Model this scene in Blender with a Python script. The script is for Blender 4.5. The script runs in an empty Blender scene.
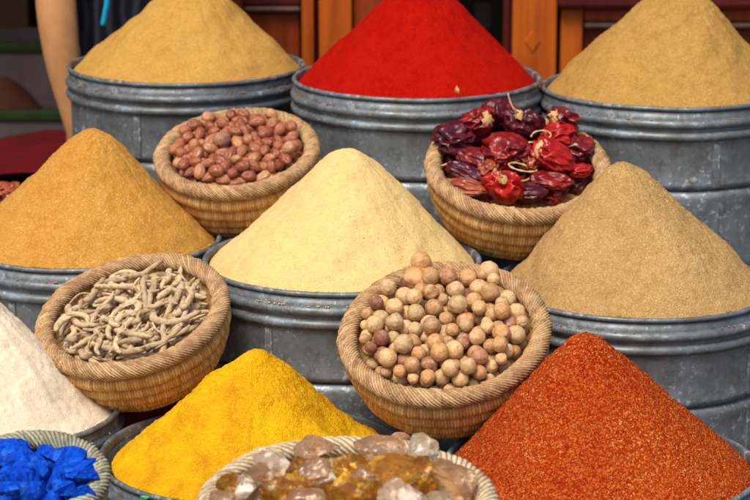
import bpy, bmesh, math, random
import numpy as np
from mathutils import Vector, Matrix, noise, Euler
R_ = math.radians
PI = math.pi
scene = bpy.context.scene
C = scene.collection
random.seed(11)
rng = np.random.default_rng(7)

# ------------------------------------------------------------------ camera maths
F = 2300.0                      # focal length in photo pixels (750 wide)
PITCH = R_(14.0)
SP, CP = math.sin(PITCH), math.cos(PITCH)

def at(u, v, d):
    """point at depth d (along the optical axis) seen at photo pixel u, v"""
    x = (u - 375.0) / F * d
    up = -(v - 250.0) / F * d
    return Vector((x, up * SP + d * CP, up * CP - d * SP))

def ray(u, v):
    return at(u, v, 1.0)

# ------------------------------------------------------------------ object helpers
def link(name, me, mat=None, parent=None, loc=None, smooth=True):
    o = bpy.data.objects.new(name, me)
    C.objects.link(o)
    if mat is not None and not me.materials:
        me.materials.append(mat)
    if parent is not None:
        o.parent = parent
    if loc is not None:
        o.location = loc
    if smooth and len(me.polygons):
        me.polygons.foreach_set('use_smooth', [True] * len(me.polygons))
    return o

def tag(o, label=None, cat=None, group=None, kind=None):
    if label: o['label'] = label
    if cat: o['category'] = cat
    if group: o['group'] = group
    if kind: o['kind'] = kind
    return o

def empty(name, loc, label, cat, group=None):
    o = bpy.data.objects.new(name, None)
    o.empty_display_size = 0.05
    C.objects.link(o)
    o.location = loc
    return tag(o, label, cat, group)

def mesh(name, verts, faces, uvs=None):
    me = bpy.data.meshes.new(name)
    me.from_pydata([tuple(v) for v in verts], [], faces)
    if uvs is not None:
        l = me.uv_layers.new(name='UVMap')
        l.data.foreach_set('uv', np.asarray(uvs, dtype=np.float32).ravel())
    me.update()
    return me

def lathe(name, prof, seg=128, fn=None, cap=False):
    """revolve prof [(r, z)]; fn(r, z, a, k) -> (r, z) modulates. UV: u round, v along"""
    n = len(prof)
    verts, faces, uvs = [], [], []
    for i in range(seg):
        a = 2 * PI * i / seg
        c, s = math.cos(a), math.sin(a)
        for k, (r, z) in enumerate(prof):
            if fn: r, z = fn(r, z, a, k)
            verts.append((r * c, r * s, z))
    for i in range(seg):
        j = (i + 1) % seg
        for k in range(n - 1):
            faces.append((i * n + k, j * n + k, j * n + k + 1, i * n + k + 1))
            u0, u1 = i / seg, (i + 1) / seg
            v0, v1 = k / (n - 1), (k + 1) / (n - 1)
            uvs += [(u0, v0), (u1, v0), (u1, v1), (u0, v1)]
    return mesh(name, verts, faces, uvs)

def bm_mesh(name, bm):
    bmesh.ops.recalc_face_normals(bm, faces=bm.faces[:])
    me = bpy.data.meshes.new(name)
    bm.to_mesh(me); bm.free()
    return me

def box_bm(bm, lo, hi, bev=0.0):
    r = bmesh.ops.create_cube(bm, size=1.0)
    vs = r['verts']
    for v in vs:
        v.co = Vector([(lo[i] + hi[i]) / 2 + v.co[i] * (hi[i] - lo[i]) for i in range(3)])
    if bev:
        es = list({e for v in vs for e in v.link_edges})
        bmesh.ops.bevel(bm, geom=es, offset=bev, segments=2, affect='EDGES', profile=0.5)

def box(name, lo, hi, mat, parent=None, bev=0.004):
    bm = bmesh.new(); box_bm(bm, lo, hi, bev)
    return link(name, bm_mesh(name, bm), mat, parent, smooth=False)

def tube_me(name, pts, rad, seg=8, fn=None, caps=True):
    """tube along pts (Vectors); rad list"""
    n = len(pts)
    verts, faces = [], []
    t0 = (pts[1] - pts[0]).normalized()
    ref = Vector((0, 0, 1)) if abs(t0.z) < .9 else Vector((1, 0, 0))
    nx = t0.cross(ref).normalized()
    for i in range(n):
        t = (pts[min(i + 1, n - 1)] - pts[max(i - 1, 0)]).normalized()
        nx = (nx - t * nx.dot(t)).normalized()
        ny = t.cross(nx)
        for k in range(seg):
            a = 2 * PI * k / seg
            r = rad[i]
            if fn: r *= fn(i, a)
            verts.append(pts[i] + (nx * math.cos(a) + ny * math.sin(a)) * r)
    for i in range(n - 1):
        for k in range(seg):
            k2 = (k + 1) % seg
            faces.append((i * seg + k, i * seg + k2, (i + 1) * seg + k2, (i + 1) * seg + k))
    if caps:
        verts.append(pts[0]); verts.append(pts[-1])
        a, b = len(verts) - 2, len(verts) - 1
        for k in range(seg):
            k2 = (k + 1) % seg
            faces.append((a, k2, k)); faces.append((b, (n - 1) * seg + k, (n - 1) * seg + k2))
    return mesh(name, verts, faces)

# ------------------------------------------------------------------ material helpers
class M:
    def __init__(s, name):
        s.m = bpy.data.materials.new(name); s.m.use_nodes = True
        s.t = s.m.node_tree
        s.b = s.t.nodes['Principled BSDF']
        s.tc = s.t.nodes.new('ShaderNodeTexCoord')
    def n(s, typ, ins=None, **kw):
        nd = s.t.nodes.new('ShaderNode' + typ)
        for k, v in kw.items(): setattr(nd, k, v)
        for k, v in (ins or {}).items(): s.put(nd.inputs[k], v)
        return nd
    def put(s, sock, v):
        if isinstance(v, bpy.types.NodeSocket): s.t.links.new(v, sock)
        else:
            if sock.type == 'RGBA' and len(v) == 3: v = (*v, 1)
            sock.default_value = v
    def co(s, scale=(1, 1, 1), src='Object'):
        return s.n('Mapping', {'Vector': s.tc.outputs[src], 'Scale': scale}).outputs[0]
    def noise(s, scale, detail=4, rough=.55, vec=None, out='Fac'):
        return s.n('TexNoise', {'Vector': vec or s.tc.outputs['Object'], 'Scale': scale, 'Detail': detail, 'Roughness': rough}).outputs[out]
    def vor(s, scale, vec=None, out='Color', feature='F1'):
        return s.n('TexVoronoi', {'Vector': vec or s.tc.outputs['Object'], 'Scale': scale}, feature=feature).outputs[out]
    def ramp(s, fac, stops, interp='LINEAR'):
        r = s.n('ValToRGB', {'Fac': fac}); cr = r.color_ramp; cr.interpolation = interp
        while len(cr.elements) < len(stops): cr.elements.new(.5)
        for e, (p, c) in zip(cr.elements, stops):
            e.position = p
            e.color = (c, c, c, 1) if isinstance(c, (int, float)) else (*c, 1)
        return r.outputs['Color']
    def mix(s, f, a, b, mode='MIX'):
        x = s.n('Mix', data_type='RGBA', blend_type=mode)
        s.put(x.inputs[0], f); s.put(x.inputs[6], a); s.put(x.inputs[7], b)
        return x.outputs[2]
    def math(s, op, a, b=0.0):
        x = s.n('Math', operation=op); s.put(x.inputs[0], a); s.put(x.inputs[1], b); return x.outputs[0]
    def bump(s, h, strength, dist, normal=None):
        i = {'Height': h, 'Strength': strength, 'Distance': dist}
        if normal is not None: i['Normal'] = normal
        return s.n('Bump', i).outputs[0]
    def set(s, **kw):
        for k, v in kw.items(): s.put(s.b.inputs[k.replace('_', ' ')], v)
        return s.m

def sc(c, k): return tuple(min(1, x * k) for x in c)

def powder(name, c1, c2, dark, light, grain=420., gmix=.5, speck=None, speck_amt=.06, clump=45., bump=.6, mott=7.):
    m = M(name)
    mo = m.ramp(m.noise(mott, 5, .6), [(.36, c1), (.64, c2)])
    fine = m.noise(clump, 6, .7)
    mo = m.mix(m.ramp(fine, [(.40, 0.), (.70, .55)]), mo, light)
    mo = m.mix(m.ramp(fine, [(.28, .6), (.46, 0.)]), mo, dark)
    vc = m.vor(grain)
    sep = m.n('SeparateColor', {'Color': vc}).outputs
    g = m.ramp(sep[0], [(0., dark), (.5, c1), (1., light)])
    col = m.mix(gmix, mo, g)
    if speck:
        f = m.ramp(sep[1], [(1 - speck_amt, 0.), (1 - speck_amt + .02, 1.)])
        reg = m.ramp(m.noise(9, 3), [(.38, .15), (.6, 1.)])
        col = m.mix(m.math('MULTIPLY', f, reg), col, speck)
    h = m.math('ADD', m.math('MULTIPLY', m.vor(grain, out='Distance'), -.6), m.math('MULTIPLY', fine, 1.2))
    h = m.math('ADD', h, m.math('MULTIPLY', sep[2], .5))
    return m.set(Base_Color=col, Roughness=1.0, Specular_IOR_Level=.05, Normal=m.bump(h, bump, .004))

# ------------------------------------------------------------------ materials
def metal(name, tone=1.0):
    m = M(name)
    big = m.noise(7, 5, .65)
    col = m.ramp(big, [(.3, sc((.095, .108, .112), tone)), (.52, sc((.165, .192, .21), tone)), (.72, sc((.27, .325, .38), tone))])
    spang = m.n('SeparateColor', {'Color': m.vor(85)}).outputs[0]
    col = m.mix(m.ramp(spang, [(0., .0), (1., .13)]), col, (.44, .52, .60))
    drip = m.noise(1, 5, .7, m.co((60, 60, 7)))
    col = m.mix(m.ramp(drip, [(.50, 0.), (.70, .5)]), col, (.15, .135, .11))
    wspot = m.math('MULTIPLY', m.ramp(m.noise(85, 3, .6), [(.57, 0.), (.64, 1.)]), m.ramp(m.noise(7, 2), [(.36, 0.), (.56, .62)]))
    col = m.mix(wspot, col, (.62, .64, .64))
    dirt = m.ramp(m.noise(22, 6, .75), [(.50, 0.), (.63, .7)])
    col = m.mix(dirt, col, (.10, .095, .082))
    rough = m.ramp(m.noise(18, 4), [(.3, .42), (.7, .66)])
    bh = m.math('ADD', m.noise(30, 4), m.math('MULTIPLY', m.noise(160, 3), .25))
    return m.set(Base_Color=col, Metallic=.40, Roughness=rough, Normal=m.bump(bh, .35, .004))

MET = metal('galvanised_steel')
MET_D = metal('dull_galvanised_steel', .8)

def straw(name, n, slant, cols, groove, weather=None, wf=.55, pstripe=.12):
    m = M(name)
    s = m.n('SeparateXYZ', {'Vector': m.tc.outputs['UV']}).outputs
    ph = m.math('ADD', m.math('MULTIPLY', s[0], float(n)), m.math('MULTIPLY', s[1], slant))
    idx = m.math('FLOOR', ph)
    fr = m.math('FRACT', ph)
    row = m.math('FLOOR', m.math('MULTIPLY', s[1], 7.0)) if slant == 0 else 0.0
    wn = m.n('TexWhiteNoise', {'Vector': m.n('CombineXYZ', {'X': idx, 'Y': row}).outputs[0]}, noise_dimensions='2D').outputs['Value']
    col = m.ramp(wn, [(0., cols[0]), (.35, cols[1]), (.75, cols[2]), (1., cols[3])])
    if weather:
        col = m.mix(m.ramp(m.noise(16, 4, .6), [(.38, 0.), (.62, wf)]), col, weather)
    fib = m.noise(1, 3, .6, m.co((240, 240, 240)))
    col = m.mix(m.ramp(fib, [(.3, .35), (.6, 0.)]), col, groove)
    edge = m.ramp(fr, [(0., .85), (pstripe, 0.), (1 - pstripe, 0.), (1., .85)])
    if slant: col = m.mix(m.ramp(m.noise(1, 4, .6, m.co((70, 70, 70))), [(.42, 0.), (.62, .5)]), col, cols[3])
    col = m.mix(edge, col, groove)
    return m.set(Base_Color=col, Roughness=.7, Specular_IOR_Level=.25, Normal=m.bump(fib, .35, .002))

RIM_N, COIL_N, SLANT = 158, 200, 15
ST_RIM = straw('braided_straw', RIM_N, SLANT, [(.34, .18, .075), (.45, .26, .11), (.55, .34, .15), (.68, .46, .23)], (.10, .04, .014), (.32, .17, .09), .7, .17)
ST_COIL = straw('coiled_straw', COIL_N, 0, [(.50, .25, .06), (.64, .36, .10), (.74, .47, .17), (.82, .60, .28)], (.13, .040, .010), (.52, .24, .06), .45)
ST_RIM_P = straw('pale_braided_straw', 106, 9, [(.42, .29, .15), (.62, .47, .27), (.72, .58, .36), (.78, .66, .45)], (.11, .055, .02), (.60, .45, .27), .35, .3)
ST_COIL_P = straw('pale_coiled_straw', COIL_N, 0, [(.42, .28, .12), (.56, .40, .2), (.64, .48, .26), (.7, .55, .33)], (.17, .09, .03), (.5, .36, .2), .5)
ST_RIM_G = straw('greenish_braided_straw', 86, 9, [(.16, .17, .13), (.34, .30, .16), (.48, .42, .24), (.55, .52, .36)], (.055, .06, .05), (.22, .25, .22), .5, .3)
ST_COIL_G = straw('greenish_coiled_straw', COIL_N, 0, [(.2, .18, .1), (.36, .31, .16), (.46, .4, .22), (.5, .45, .28)], (.08, .07, .04), (.24, .24, .18), .6)

def wood(name, a, b, c):
    m = M(name)
    g = m.noise(1, 6, .65, m.co((26, 26, 1.6)))
    col = m.ramp(g, [(.3, a), (.5, b), (.72, c)])
    col = m.mix(m.ramp(m.noise(5, 3), [(.45, 0.), (.7, .45)]), col, a)
    return m.set(Base_Color=col, Roughness=.55, Specular_IOR_Level=.3, Normal=m.bump(g, .3, .003))

WOOD_O = wood('orange_cedar', (.28, .046, .003), (.48, .092, .004), (.60, .145, .008))
WOOD_R = wood('red_brown_cedar', (.17, .020, .002), (.30, .045, .004), (.40, .07, .006))
WOOD_R2 = wood('deep_red_cedar', (.10, .011, .002), (.18, .022, .003), (.26, .04, .005))
WOOD_DR = wood('dark_red_wood_and_shade', (.05, .004, .003), (.085, .007, .005), (.12, .012, .008))  # dark red strips; on the top rails the colour stands in for shade
WOOD_G = wood('greyish_moulding', (.07, .032, .02), (.11, .055, .034), (.15, .08, .05))

def plain(name, c, rough=.8, var=.25, ns=20, spec=.2, bump=.15, metallic=0):
    m = M(name)
    f = m.noise(ns, 5, .6)
    col = m.ramp(f, [(.3, sc(c, 1 - var)), (.7, sc(c, 1 + var))])
    return m.set(Base_Color=col, Roughness=rough, Specular_IOR_Level=spec, Metallic=metallic, Normal=m.bump(f, bump, .004))

# ------------------------------------------------------------------ tubs
TR = 0.25
def make_tub(loc, label, seamdeg, scale=1.0, mat=None, H=.46):
    mat = mat or MET
    t = empty('metal_tub', loc, label, 'tub', 'galvanised spice tubs')
    sd = random.uniform(0, 99)
    def dent(r, z, a, k):
        q = Vector((math.cos(a) * 1.4, math.sin(a) * 1.4, z * 5 + sd))
        w = noise.noise(q) * .0022 + noise.noise(q * 3.1) * .0008
        return r + w, z + noise.noise(Vector((math.cos(a) * 1.7, math.sin(a) * 1.7, sd))) * .002
    R = TR * scale
    rim = [(R - .011, -.016)] + [(R - .0055 - .0045 * math.cos(b), -.0045 + .0045 * math.sin(b)) for b in np.linspace(0, PI * 1.35, 10)]
    link('rim', lathe('rim', rim, 192, dent), mat, t)
    wall = [(R - .010, -.16), (R - .010, -.012), (R - .005, -.010), (R - .006, -.03), (R - .007, -.07), (R - .008, -.11), (R - .008, -.150), (R - .006, -.156), (R - .010, -.158)]
    link('wall', lathe('wall', wall, 192, dent), mat, t)
    for zc in (-.034, -.058):
        b = [(R - .010 + .0125 * math.sin(x), zc + .0098 * math.cos(x)) for x in np.linspace(.0, PI, 11)]
        link('bead', lathe('bead', b, 192, dent), mat, t)
    low_p = [(R - .022, -.150), (R - .022, -.162), (R - .012, -.165), (R - .006, -.170), (R - .004, -.178), (R - .006, -.19), (R - .007, -.30), (R - .003, -.31), (R - .007, -.32), (R - .010, -H), (R - .03, -H - .0)]
    link('lower_drum', lathe('lower_drum', low_p, 192, dent), mat, t)
    # riveted lap seam down the side
    bm = bmesh.new()
    for z0, z1, rr in ((-.155, -.070, R - .0065), (-.30, -.184, R - .0045)):
        n = 6; prev = None
        for i in range(n + 1):
            z = z0 + (z1 - z0) * i / n
            row = []
            for da, dr in ((-.030, -.004), (-.028, .0022), (.028, .0022), (.030, -.004)):
                row.append(bm.verts.new(((rr + dr) * math.cos(da), (rr + dr) * math.sin(da), z)))
            if prev:
                for k in range(3): bm.faces.new((prev[k], prev[k + 1], row[k + 1], row[k]))
            prev = row
    s = link('side_seam', bm_mesh('side_seam', bm), mat, t, smooth=False)
    s.rotation_euler.z = R_(seamdeg)
    return t

# tub list: centre pixel of the rim, depth, seam angle
TUBS = {
 'b1': (187, 63, 4.81), 'b2': (417, 76, 4.58), 'b3': (667, 85, 4.55),
 'm1': (88, 236, 4.28), 'm2': (342, 257, 4.093), 'm3': (636, 281, 4.07),
 'f1': (-28, 405, 3.83), 'f2': (254, 451, 3.67), 'f3': (601, 462, 3.60),
}
P = {k: at(*v) for k, v in TUBS.items()}
TL = {
 'b1': ('grey metal tub holding the yellow-tan cone beside the bare forearm', 250),
 'b2': ('grey metal tub holding the bright red powder cone', 305),
 'b3': ('bluish grey metal tub under the tan cone at the back right', 286),
 'm1': ('grey metal tub holding the golden orange cone', 243),
 'm2': ('grey metal tub holding the pale cream-yellow cone in the middle', 240),
 'm3': ('bluish grey metal tub under the brown-beige cone behind the rust red cone', 318),
 'f1': ('grey metal tub of white powder, mostly out of frame', 200),
 'f2': ('dull grey metal tub holding the bright yellow turmeric heap', 170),
 'f3': ('grey metal tub holding the coarse rust red heap', 60),
}
for k in TUBS:
    make_tub(P[k], TL[k][0], TL[k][1], mat=MET_D if k in ('b1', 'f2') else MET, H=P[k].z - min(P[k[0] + n].z for n in '123') + .46)

# ------------------------------------------------------------------ spice cones
def make_cone(key, apex, mat, label, rnd=.10, power=1.0, rough=.0016, lump=.010, rad=.237, seed=1, off=(0, 0), zoff=-.012, nr=110, seg=300):
    base = P[key] + Vector((0, 0, zoff))
    d = TUBS[key][2]
    # height of the apex from its pixel (apex stands over the tub centre plus off)
    c = base + Vector((off[0], off[1], 0))
    r = ray(apex[0], apex[1])
    tt = c.y / r.y
    H = (r * tt).z - base.z
    ox = (r * tt).x - base.x
    def s(t): return math.sqrt(t * t + rnd * rnd) ** power
    s0, s1 = s(0), s(1)
    verts, faces = [], []
    V3 = Vector
    for k in range(nr):
        t = (k + 1) / nr
        h = H * (s1 - s(t)) / (s1 - s0)
        sh = (1 - t) ** 1.0
        for i in range(seg):
            a = 2 * PI * i / seg + (k % 2) * PI / seg
            ca, sa = math.cos(a), math.sin(a)
            x, y = rad * t * ca, rad * t * sa
            q = V3((x * 9 + seed * 7.3, y * 9, h * 9))
            w = noise.noise(q) * lump + noise.noise(q * 3.3) * lump * .35
            fine = (noise.noise(V3((x * 130, y * 130, h * 130 + seed))) + .7 * noise.noise(V3((x * 300, y * 300, h * 300 + seed)))) * rough
            w += noise.noise(V3((ca * 11 + seed, sa * 11, t * 2.2))) * lump * (.07 if key == 'f2' else .14) * min(1, t * 3)
            edge = min(1, (1 - t) * 8)
            hh = h + (w * edge + fine) * .8
            rr = 1 + (w * edge * .8 + fine) / max(rad * t, .02) * .6
            verts.append((x * rr + ox * sh, y * rr + off[1] * sh, hh))
    verts.append((ox, off[1], H))
    top = len(verts) - 1
    for k in range(nr - 1):
        for i in range(seg):
            j = (i + 1) % seg
            faces.append((k * seg + i, (k + 1) * seg + i, (k + 1) * seg + j, k * seg + j))
    for i in range(seg): faces.append((top, i, (i + 1) % seg))
    faces.append(tuple((nr - 1) * seg + i for i in reversed(range(seg))))
    me = mesh('spice_cone', verts, faces)
    o = link('spice_cone', me, mat, None, base)
    # grains spilt on the rim and the upper band of the tub
    bm = bmesh.new(); rr_ = random.Random(seed * 13)
    cl = [rr_.uniform(-2.9, -.25) for _ in range(7)]
    for q in range(90):
        a = rr_.choice(cl) + rr_.gauss(0, .07)
        g = rr_.uniform(.0008, .0020)
        if q % 3 == 0: r_, z_ = TR - .001 + rr_.uniform(-.002, .0015), -.034 + .0094
        else: r_, z_ = TR - .0065 + rr_.uniform(-.004, .002), .0002
        bmesh.ops.create_icosphere(bm, subdivisions=1, radius=g, matrix=Matrix.Translation((r_ * math.cos(a), r_ * math.sin(a), z_ + g * .3 - zoff)) @ Matrix.Diagonal((rr_.uniform(.8, 1.5), rr_.uniform(.8, 1.5), .7, 1)))
    tag(link('spilled_grains', bm_mesh('spilled_grains', bm), mat, o), kind='stuff')
    return tag(o, label, 'spice', 'cones of ground spice')

P_B1 = powder('ginger_powder', (.48, .255, .05), (.56, .315, .075), (.36, .17, .03), (.63, .38, .11), 460, .45, bump=.4)
P_B2 = powder('red_paprika_powder', (.34, .003, .0015), (.43, .007, .002), (.28, .002, .001), (.50, .013, .004), 480, .35, bump=.4)
P_B3 = powder('tan_spice_powder', (.42, .23, .052), (.50, .285, .075), (.28, .135, .026), (.60, .37, .12), 520, .4, bump=.5)
P_M1 = powder('golden_curry_powder', (.56, .245, .03), (.60, .31, .055), (.42, .15, .014), (.74, .43, .13), 540, .45, speck=(.78, .52, .2), speck_amt=.04)
P_M2 = powder('pale_ginger_powder', (.76, .52, .20), (.80, .57, .235), (.62, .38, .12), (.84, .64, .30), 480, .35, speck=(.5, .28, .08), speck_amt=.03, bump=.4)
P_M3 = powder('cumin_powder', (.43, .25, .09), (.56, .345, .135), (.31, .16, .05), (.70, .47, .20), 560, .5, speck=(.72, .5, .24), speck_amt=.04, bump=.6)
P_F1 = powder('off_white_flour', (.76, .62, .44), (.82, .70, .52), (.66, .50, .32), (.88, .78, .62), 480, .3, bump=.3, clump=28)
P_F2 = powder('turmeric_powder', (.68, .29, .008), (.90, .51, .006), (.52, .21, .008), (.94, .60, .012), 500, .35, mott=11, bump=.7, clump=26, speck=(.62, .30, .01), speck_amt=.04)
P_F3 = powder('chili_flakes', (.38, .022, .003), (.57, .082, .008), (.23, .012, .002), (.72, .19, .03), 460, .7, speck=(.76, .32, .11), speck_amt=.08, bump=.9, clump=70)

make_cone('b1', (192, -26), P_B1, 'smooth yellow-tan spice cone beside the bare forearm', seed=1, rough=.0008)
make_cone('b2', (420, -26), P_B2, 'bright red paprika cone in the back row', seed=2, rough=.0007, lump=.006)
make_cone('b3', (680, -24), P_B3, 'tan spice cone in front of the carved door', seed=3)
make_cone('m1', (92, 129), P_M1, 'golden orange spice cone behind the basket of roots', seed=4, rnd=.12, rough=.0013)
make_cone('m2', (348, 148), P_M2, 'pale cream-yellow spice cone in the middle', seed=5, rnd=.11, rough=.0008)
make_cone('m3', (624, 163), P_M3, 'brown-beige grainy spice cone behind the rust red one', seed=6, rnd=.13, rough=.0018)
make_cone('f1', (-36, 280), P_F1, 'off-white flour heap running out of the frame', seed=7, rough=.0014, power=.9, lump=.010)
make_cone('f2', (254, 353), P_F2, 'bright yellow turmeric heap behind the resin basket', seed=8, rnd=.12, rough=.0017, lump=.016, power=.92, rad=.227, zoff=-.018)
make_cone('f3', (583, 333), P_F3, 'coarse rust red chili flake cone with pale specks', seed=9, rnd=.10, rough=.0022, lump=.006)

# ------------------------------------------------------------------ baskets
def basket_meshes(R, h, rb, mr=.0152, rn=RIM_N, sl=SLANT):
    Rw = R - .010
    hw = h - .020
    ncoil = 7
    S = 98
    prof = []
    seg = 950
    amax = R_(68)
    for i in range(S + 1):
        s = i / S
        a = amax * s
        r = rb + (Rw - rb) * math.sin(a) / math.sin(amax)
        z = hw * (1 - math.cos(a)) / (1 - math.cos(amax))
        prof.append((s, r, z))
    th = np.linspace(0, 2 * PI, seg, endpoint=False)
    verts = []
    cols = []
    for i, (s, r, z) in enumerate(prof):
        i0, i1 = max(i - 1, 0), min(i + 1, S)
        tr, tz = prof[i1][1] - prof[i0][1], prof[i1][2] - prof[i0][2]
        L = math.hypot(tr, tz); nr_, nz_ = tz / L, -tr / L
        fr = (ncoil * s) % 1.0; coil = math.sqrt(max(0, 1 - (2 * fr - 1) ** 2))
        row = math.floor(ncoil * s - 1e-6) * 0
        st = np.abs(np.sin(COIL_N * th / 2 + row * .8)) ** .7
        wob = np.array([noise.noise(Vector((math.cos(t) * 3, math.sin(t) * 3, s * 7 + R * 90))) for t in th]) * .0022
        off = .0125 * coil - .0055 + .0016 * st * coil + wob
        cols.append(np.stack([(r + nr_ * off) * np.cos(th), (r + nr_ * off) * np.sin(th), z + nz_ * off], 1))
    nrow = len(cols)
    V = np.concatenate(cols)
    faces, uvs = [], []
    for k in range(nrow - 1):
        for i in range(seg):
            j = (i + 1) % seg
            faces.append((k * seg + i, k * seg + j, (k + 1) * seg + j, (k + 1) * seg + i))
            u0, u1, v0, v1 = i / seg, (i + 1) / seg, k / (nrow - 1), (k + 1) / (nrow - 1)
            uvs += [(u0, v0), (u1, v0), (u1, v1), (u0, v1)]
    # base disc
    faces.append(tuple(reversed(range(seg)))); uvs += [(0, 0)] * seg
    wall = mesh('bowl', V, faces, uvs)
    # inner lining: from rim down to a shallow floor
    ri = R - 2 * mr + .004
    lin = [(ri + .006, h - .008), (ri - .002, h - .022)] + [(ri * t, h - .046 + .016 * (1 - t * t)) for t in (.95, .85, .7, .5, .3, .15, .02)]
    lining = lathe('lining', lin, 160)
    # rope rim
    segr, mv = 950, 64
    jit = np.repeat(rng.normal(0, .5, segr // 5), 5)
    vv = []
    us = np.linspace(0, 2 * PI, segr, endpoint=False)
    wob = np.array([noise.noise(Vector((math.cos(t) * 2.2, math.sin(t) * 2.2, R * 77))) for t in us])
    for k in range(mv):
        b = 2 * PI * k / mv
        ph = rn * us / 2 + sl * PI * (k / mv)
        m = mr * (1 + .05 * wob) + .0029 * np.abs(np.sin(ph)) ** .6 - .0018 + .0016 * jit
        rr = R - mr + m * math.cos(b)
        zz = h - .004 + m * .88 * math.sin(b) + wob * .003
        vv.append(np.stack([rr * np.cos(us), rr * np.sin(us), zz], 1))
    V = np.concatenate(vv)
    faces, uvs = [], []
    for k in range(mv):
        k2 = (k + 1) % mv
        for i in range(segr):
            j = (i + 1) % segr
            faces.append((k * segr + i, k * segr + j, k2 * segr + j, k2 * segr + i))
            u0, u1, v0, v1 = i / segr, (i + 1) / segr, k / mv, (k + 1) / mv
            uvs += [(u0, v0), (u1, v0), (u1, v1), (u0, v1)]
    rim = mesh('rim', V, faces, uvs)
    return wall, lining, rim

BK = {}
def make_basket(key, u, v, d, R, h, tilt, roll, label, mats=(None, None), rb=.5, rn=RIM_N, sl=SLANT):
    Mx = Matrix.Rotation(R_(roll), 3, 'Y') @ Matrix.Rotation(R_(tilt), 3, 'X')
    n = Mx @ Vector((0, 0, 1))
    ctr = at(u, v, d)
    base = ctr - n * h
    t = empty('straw_basket', base, label, 'basket', 'straw baskets between the tubs')
    t.rotation_euler = Mx.to_euler()
    rimm, coilm = mats[0] or ST_RIM, mats[1] or ST_COIL
    w, l, r = basket_meshes(R, h, R * rb, rn=rn, sl=sl)
    link('bowl', w, coilm, t); link('lining', l, coilm, t); link('rim', r, rimm, t)
    BK[key] = dict(R=R, h=h, M=Mx, base=base, n=n, ri=R - .030)
    return t

make_basket('nut', 237, 151, 4.34, .158, .130, 19, -4, 'straw basket of peanuts between the two back left tubs')
make_basket('chili', 518.5, 166, 4.20, .171, .132, 22, 2, 'straw basket heaped with dried red peppers')
make_basket('root', 132, 313, 3.86, .166, .125, 21, -10, 'straw basket of knobbly pale roots')
make_basket('gall', 444, 331, 3.72, .173, .132, 25, -6, 'straw basket full of round gall nuts')
make_basket('resin', 347, 502, 3.06, .202, .14, 6, 0, 'pale straw basket of amber resin lumps', (ST_RIM_P, ST_COIL_P), rn=106, sl=9)
make_basket('blue', 28, 478, 3.28, .116, .10, 16, 0, 'greenish straw basket of bright blue lumps', (ST_RIM_G, ST_COIL_G), rn=86, sl=9)
make_basket('edge', -28, 205, 4.52, .10, .09, 10, 0, 'straw basket at the left edge, cut off by the frame')

def local_to_world(b, p): return b['base'] + b['M'] @ Vector(p)
def on_plane(b, u, v, hz):
    """local point where the pixel ray meets the plane hz above the basket's rim plane"""
    q = b['base'] + b['n'] * (b['h'] + hz)
    r = ray(u, v)
    t = q.dot(b['n']) / r.dot(b['n'])
    return b['M'].transposed() @ (r * t - b['base'])

# ------------------------------------------------------------------ packing
def bowl_z(b, x, y, r):
    """height of the lining under a ball of radius r (local)"""
    ri = b['ri'] + .004
    rho = np.hypot(x, y) + r * .55
    t = np.clip(rho / ri, 0, 1.3)
    return b['h'] - .046 + .016 * (1 - t * t) + .012 * t ** 10 + r

def pack_balls(b, radii, spread, K=40, tries=26, rmax=None):
    X = np.zeros((0, 3)); RR = np.zeros(0)
    lim0 = rmax or (b['ri'] - .004)
    for r in radii:
        lim = lim0 - r
        n = tries
        a = rng.uniform(0, 2 * PI, n); q = np.sqrt(rng.uniform(0, 1, n)) * lim * spread
        xy = np.stack([q * np.cos(a), q * np.sin(a)], 1)
        def rest(xy):
            z = bowl_z(b, xy[:, 0], xy[:, 1], r)
            if len(X):
                d2 = ((xy[:, None, :] - X[None, :, :2]) ** 2).sum(2)
                s2 = (r + RR)[None, :] ** 2 - d2
                zz = np.where(s2 > 0, X[None, :, 2] + np.sqrt(np.maximum(s2, 0)), -9)
                z = np.maximum(z, zz.max(1))
            return z
        z = rest(xy); step = r * .5
        for _ in range(K):
            c = xy + rng.normal(0, step, xy.shape)
            rho = np.hypot(c[:, 0], c[:, 1]); ok = rho < lim
            zc = rest(c)
            take = ok & (zc < z)
            xy[take] = c[take]; z[take] = zc[take]
        i = int(np.argmin(z + rng.uniform(0, .006, n)))
        X = np.vstack([X, [xy[i, 0], xy[i, 1], z[i]]]); RR = np.append(RR, r)
    return X, RR

def place(o, b, p, rot=None):
    o.location = local_to_world(b, p)
    o.rotation_euler = (b['M'] @ (rot or Matrix.Identity(3))).to_euler()

def rand_rot(flat=1.0):
    return (Matrix.Rotation(random.uniform(0, 2 * PI), 3, 'Z') @ Matrix.Rotation(random.gauss(0, .45) * flat, 3, 'Y') @ Matrix.Rotation(random.uniform(0, 2 * PI), 3, 'X'))

def ico(sub, fn):
    bm = bmesh.new()
    bmesh.ops.create_icosphere(bm, subdivisions=sub, radius=1)
    for v in bm.verts: v.co = fn(v.co.copy())
    return bm

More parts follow.
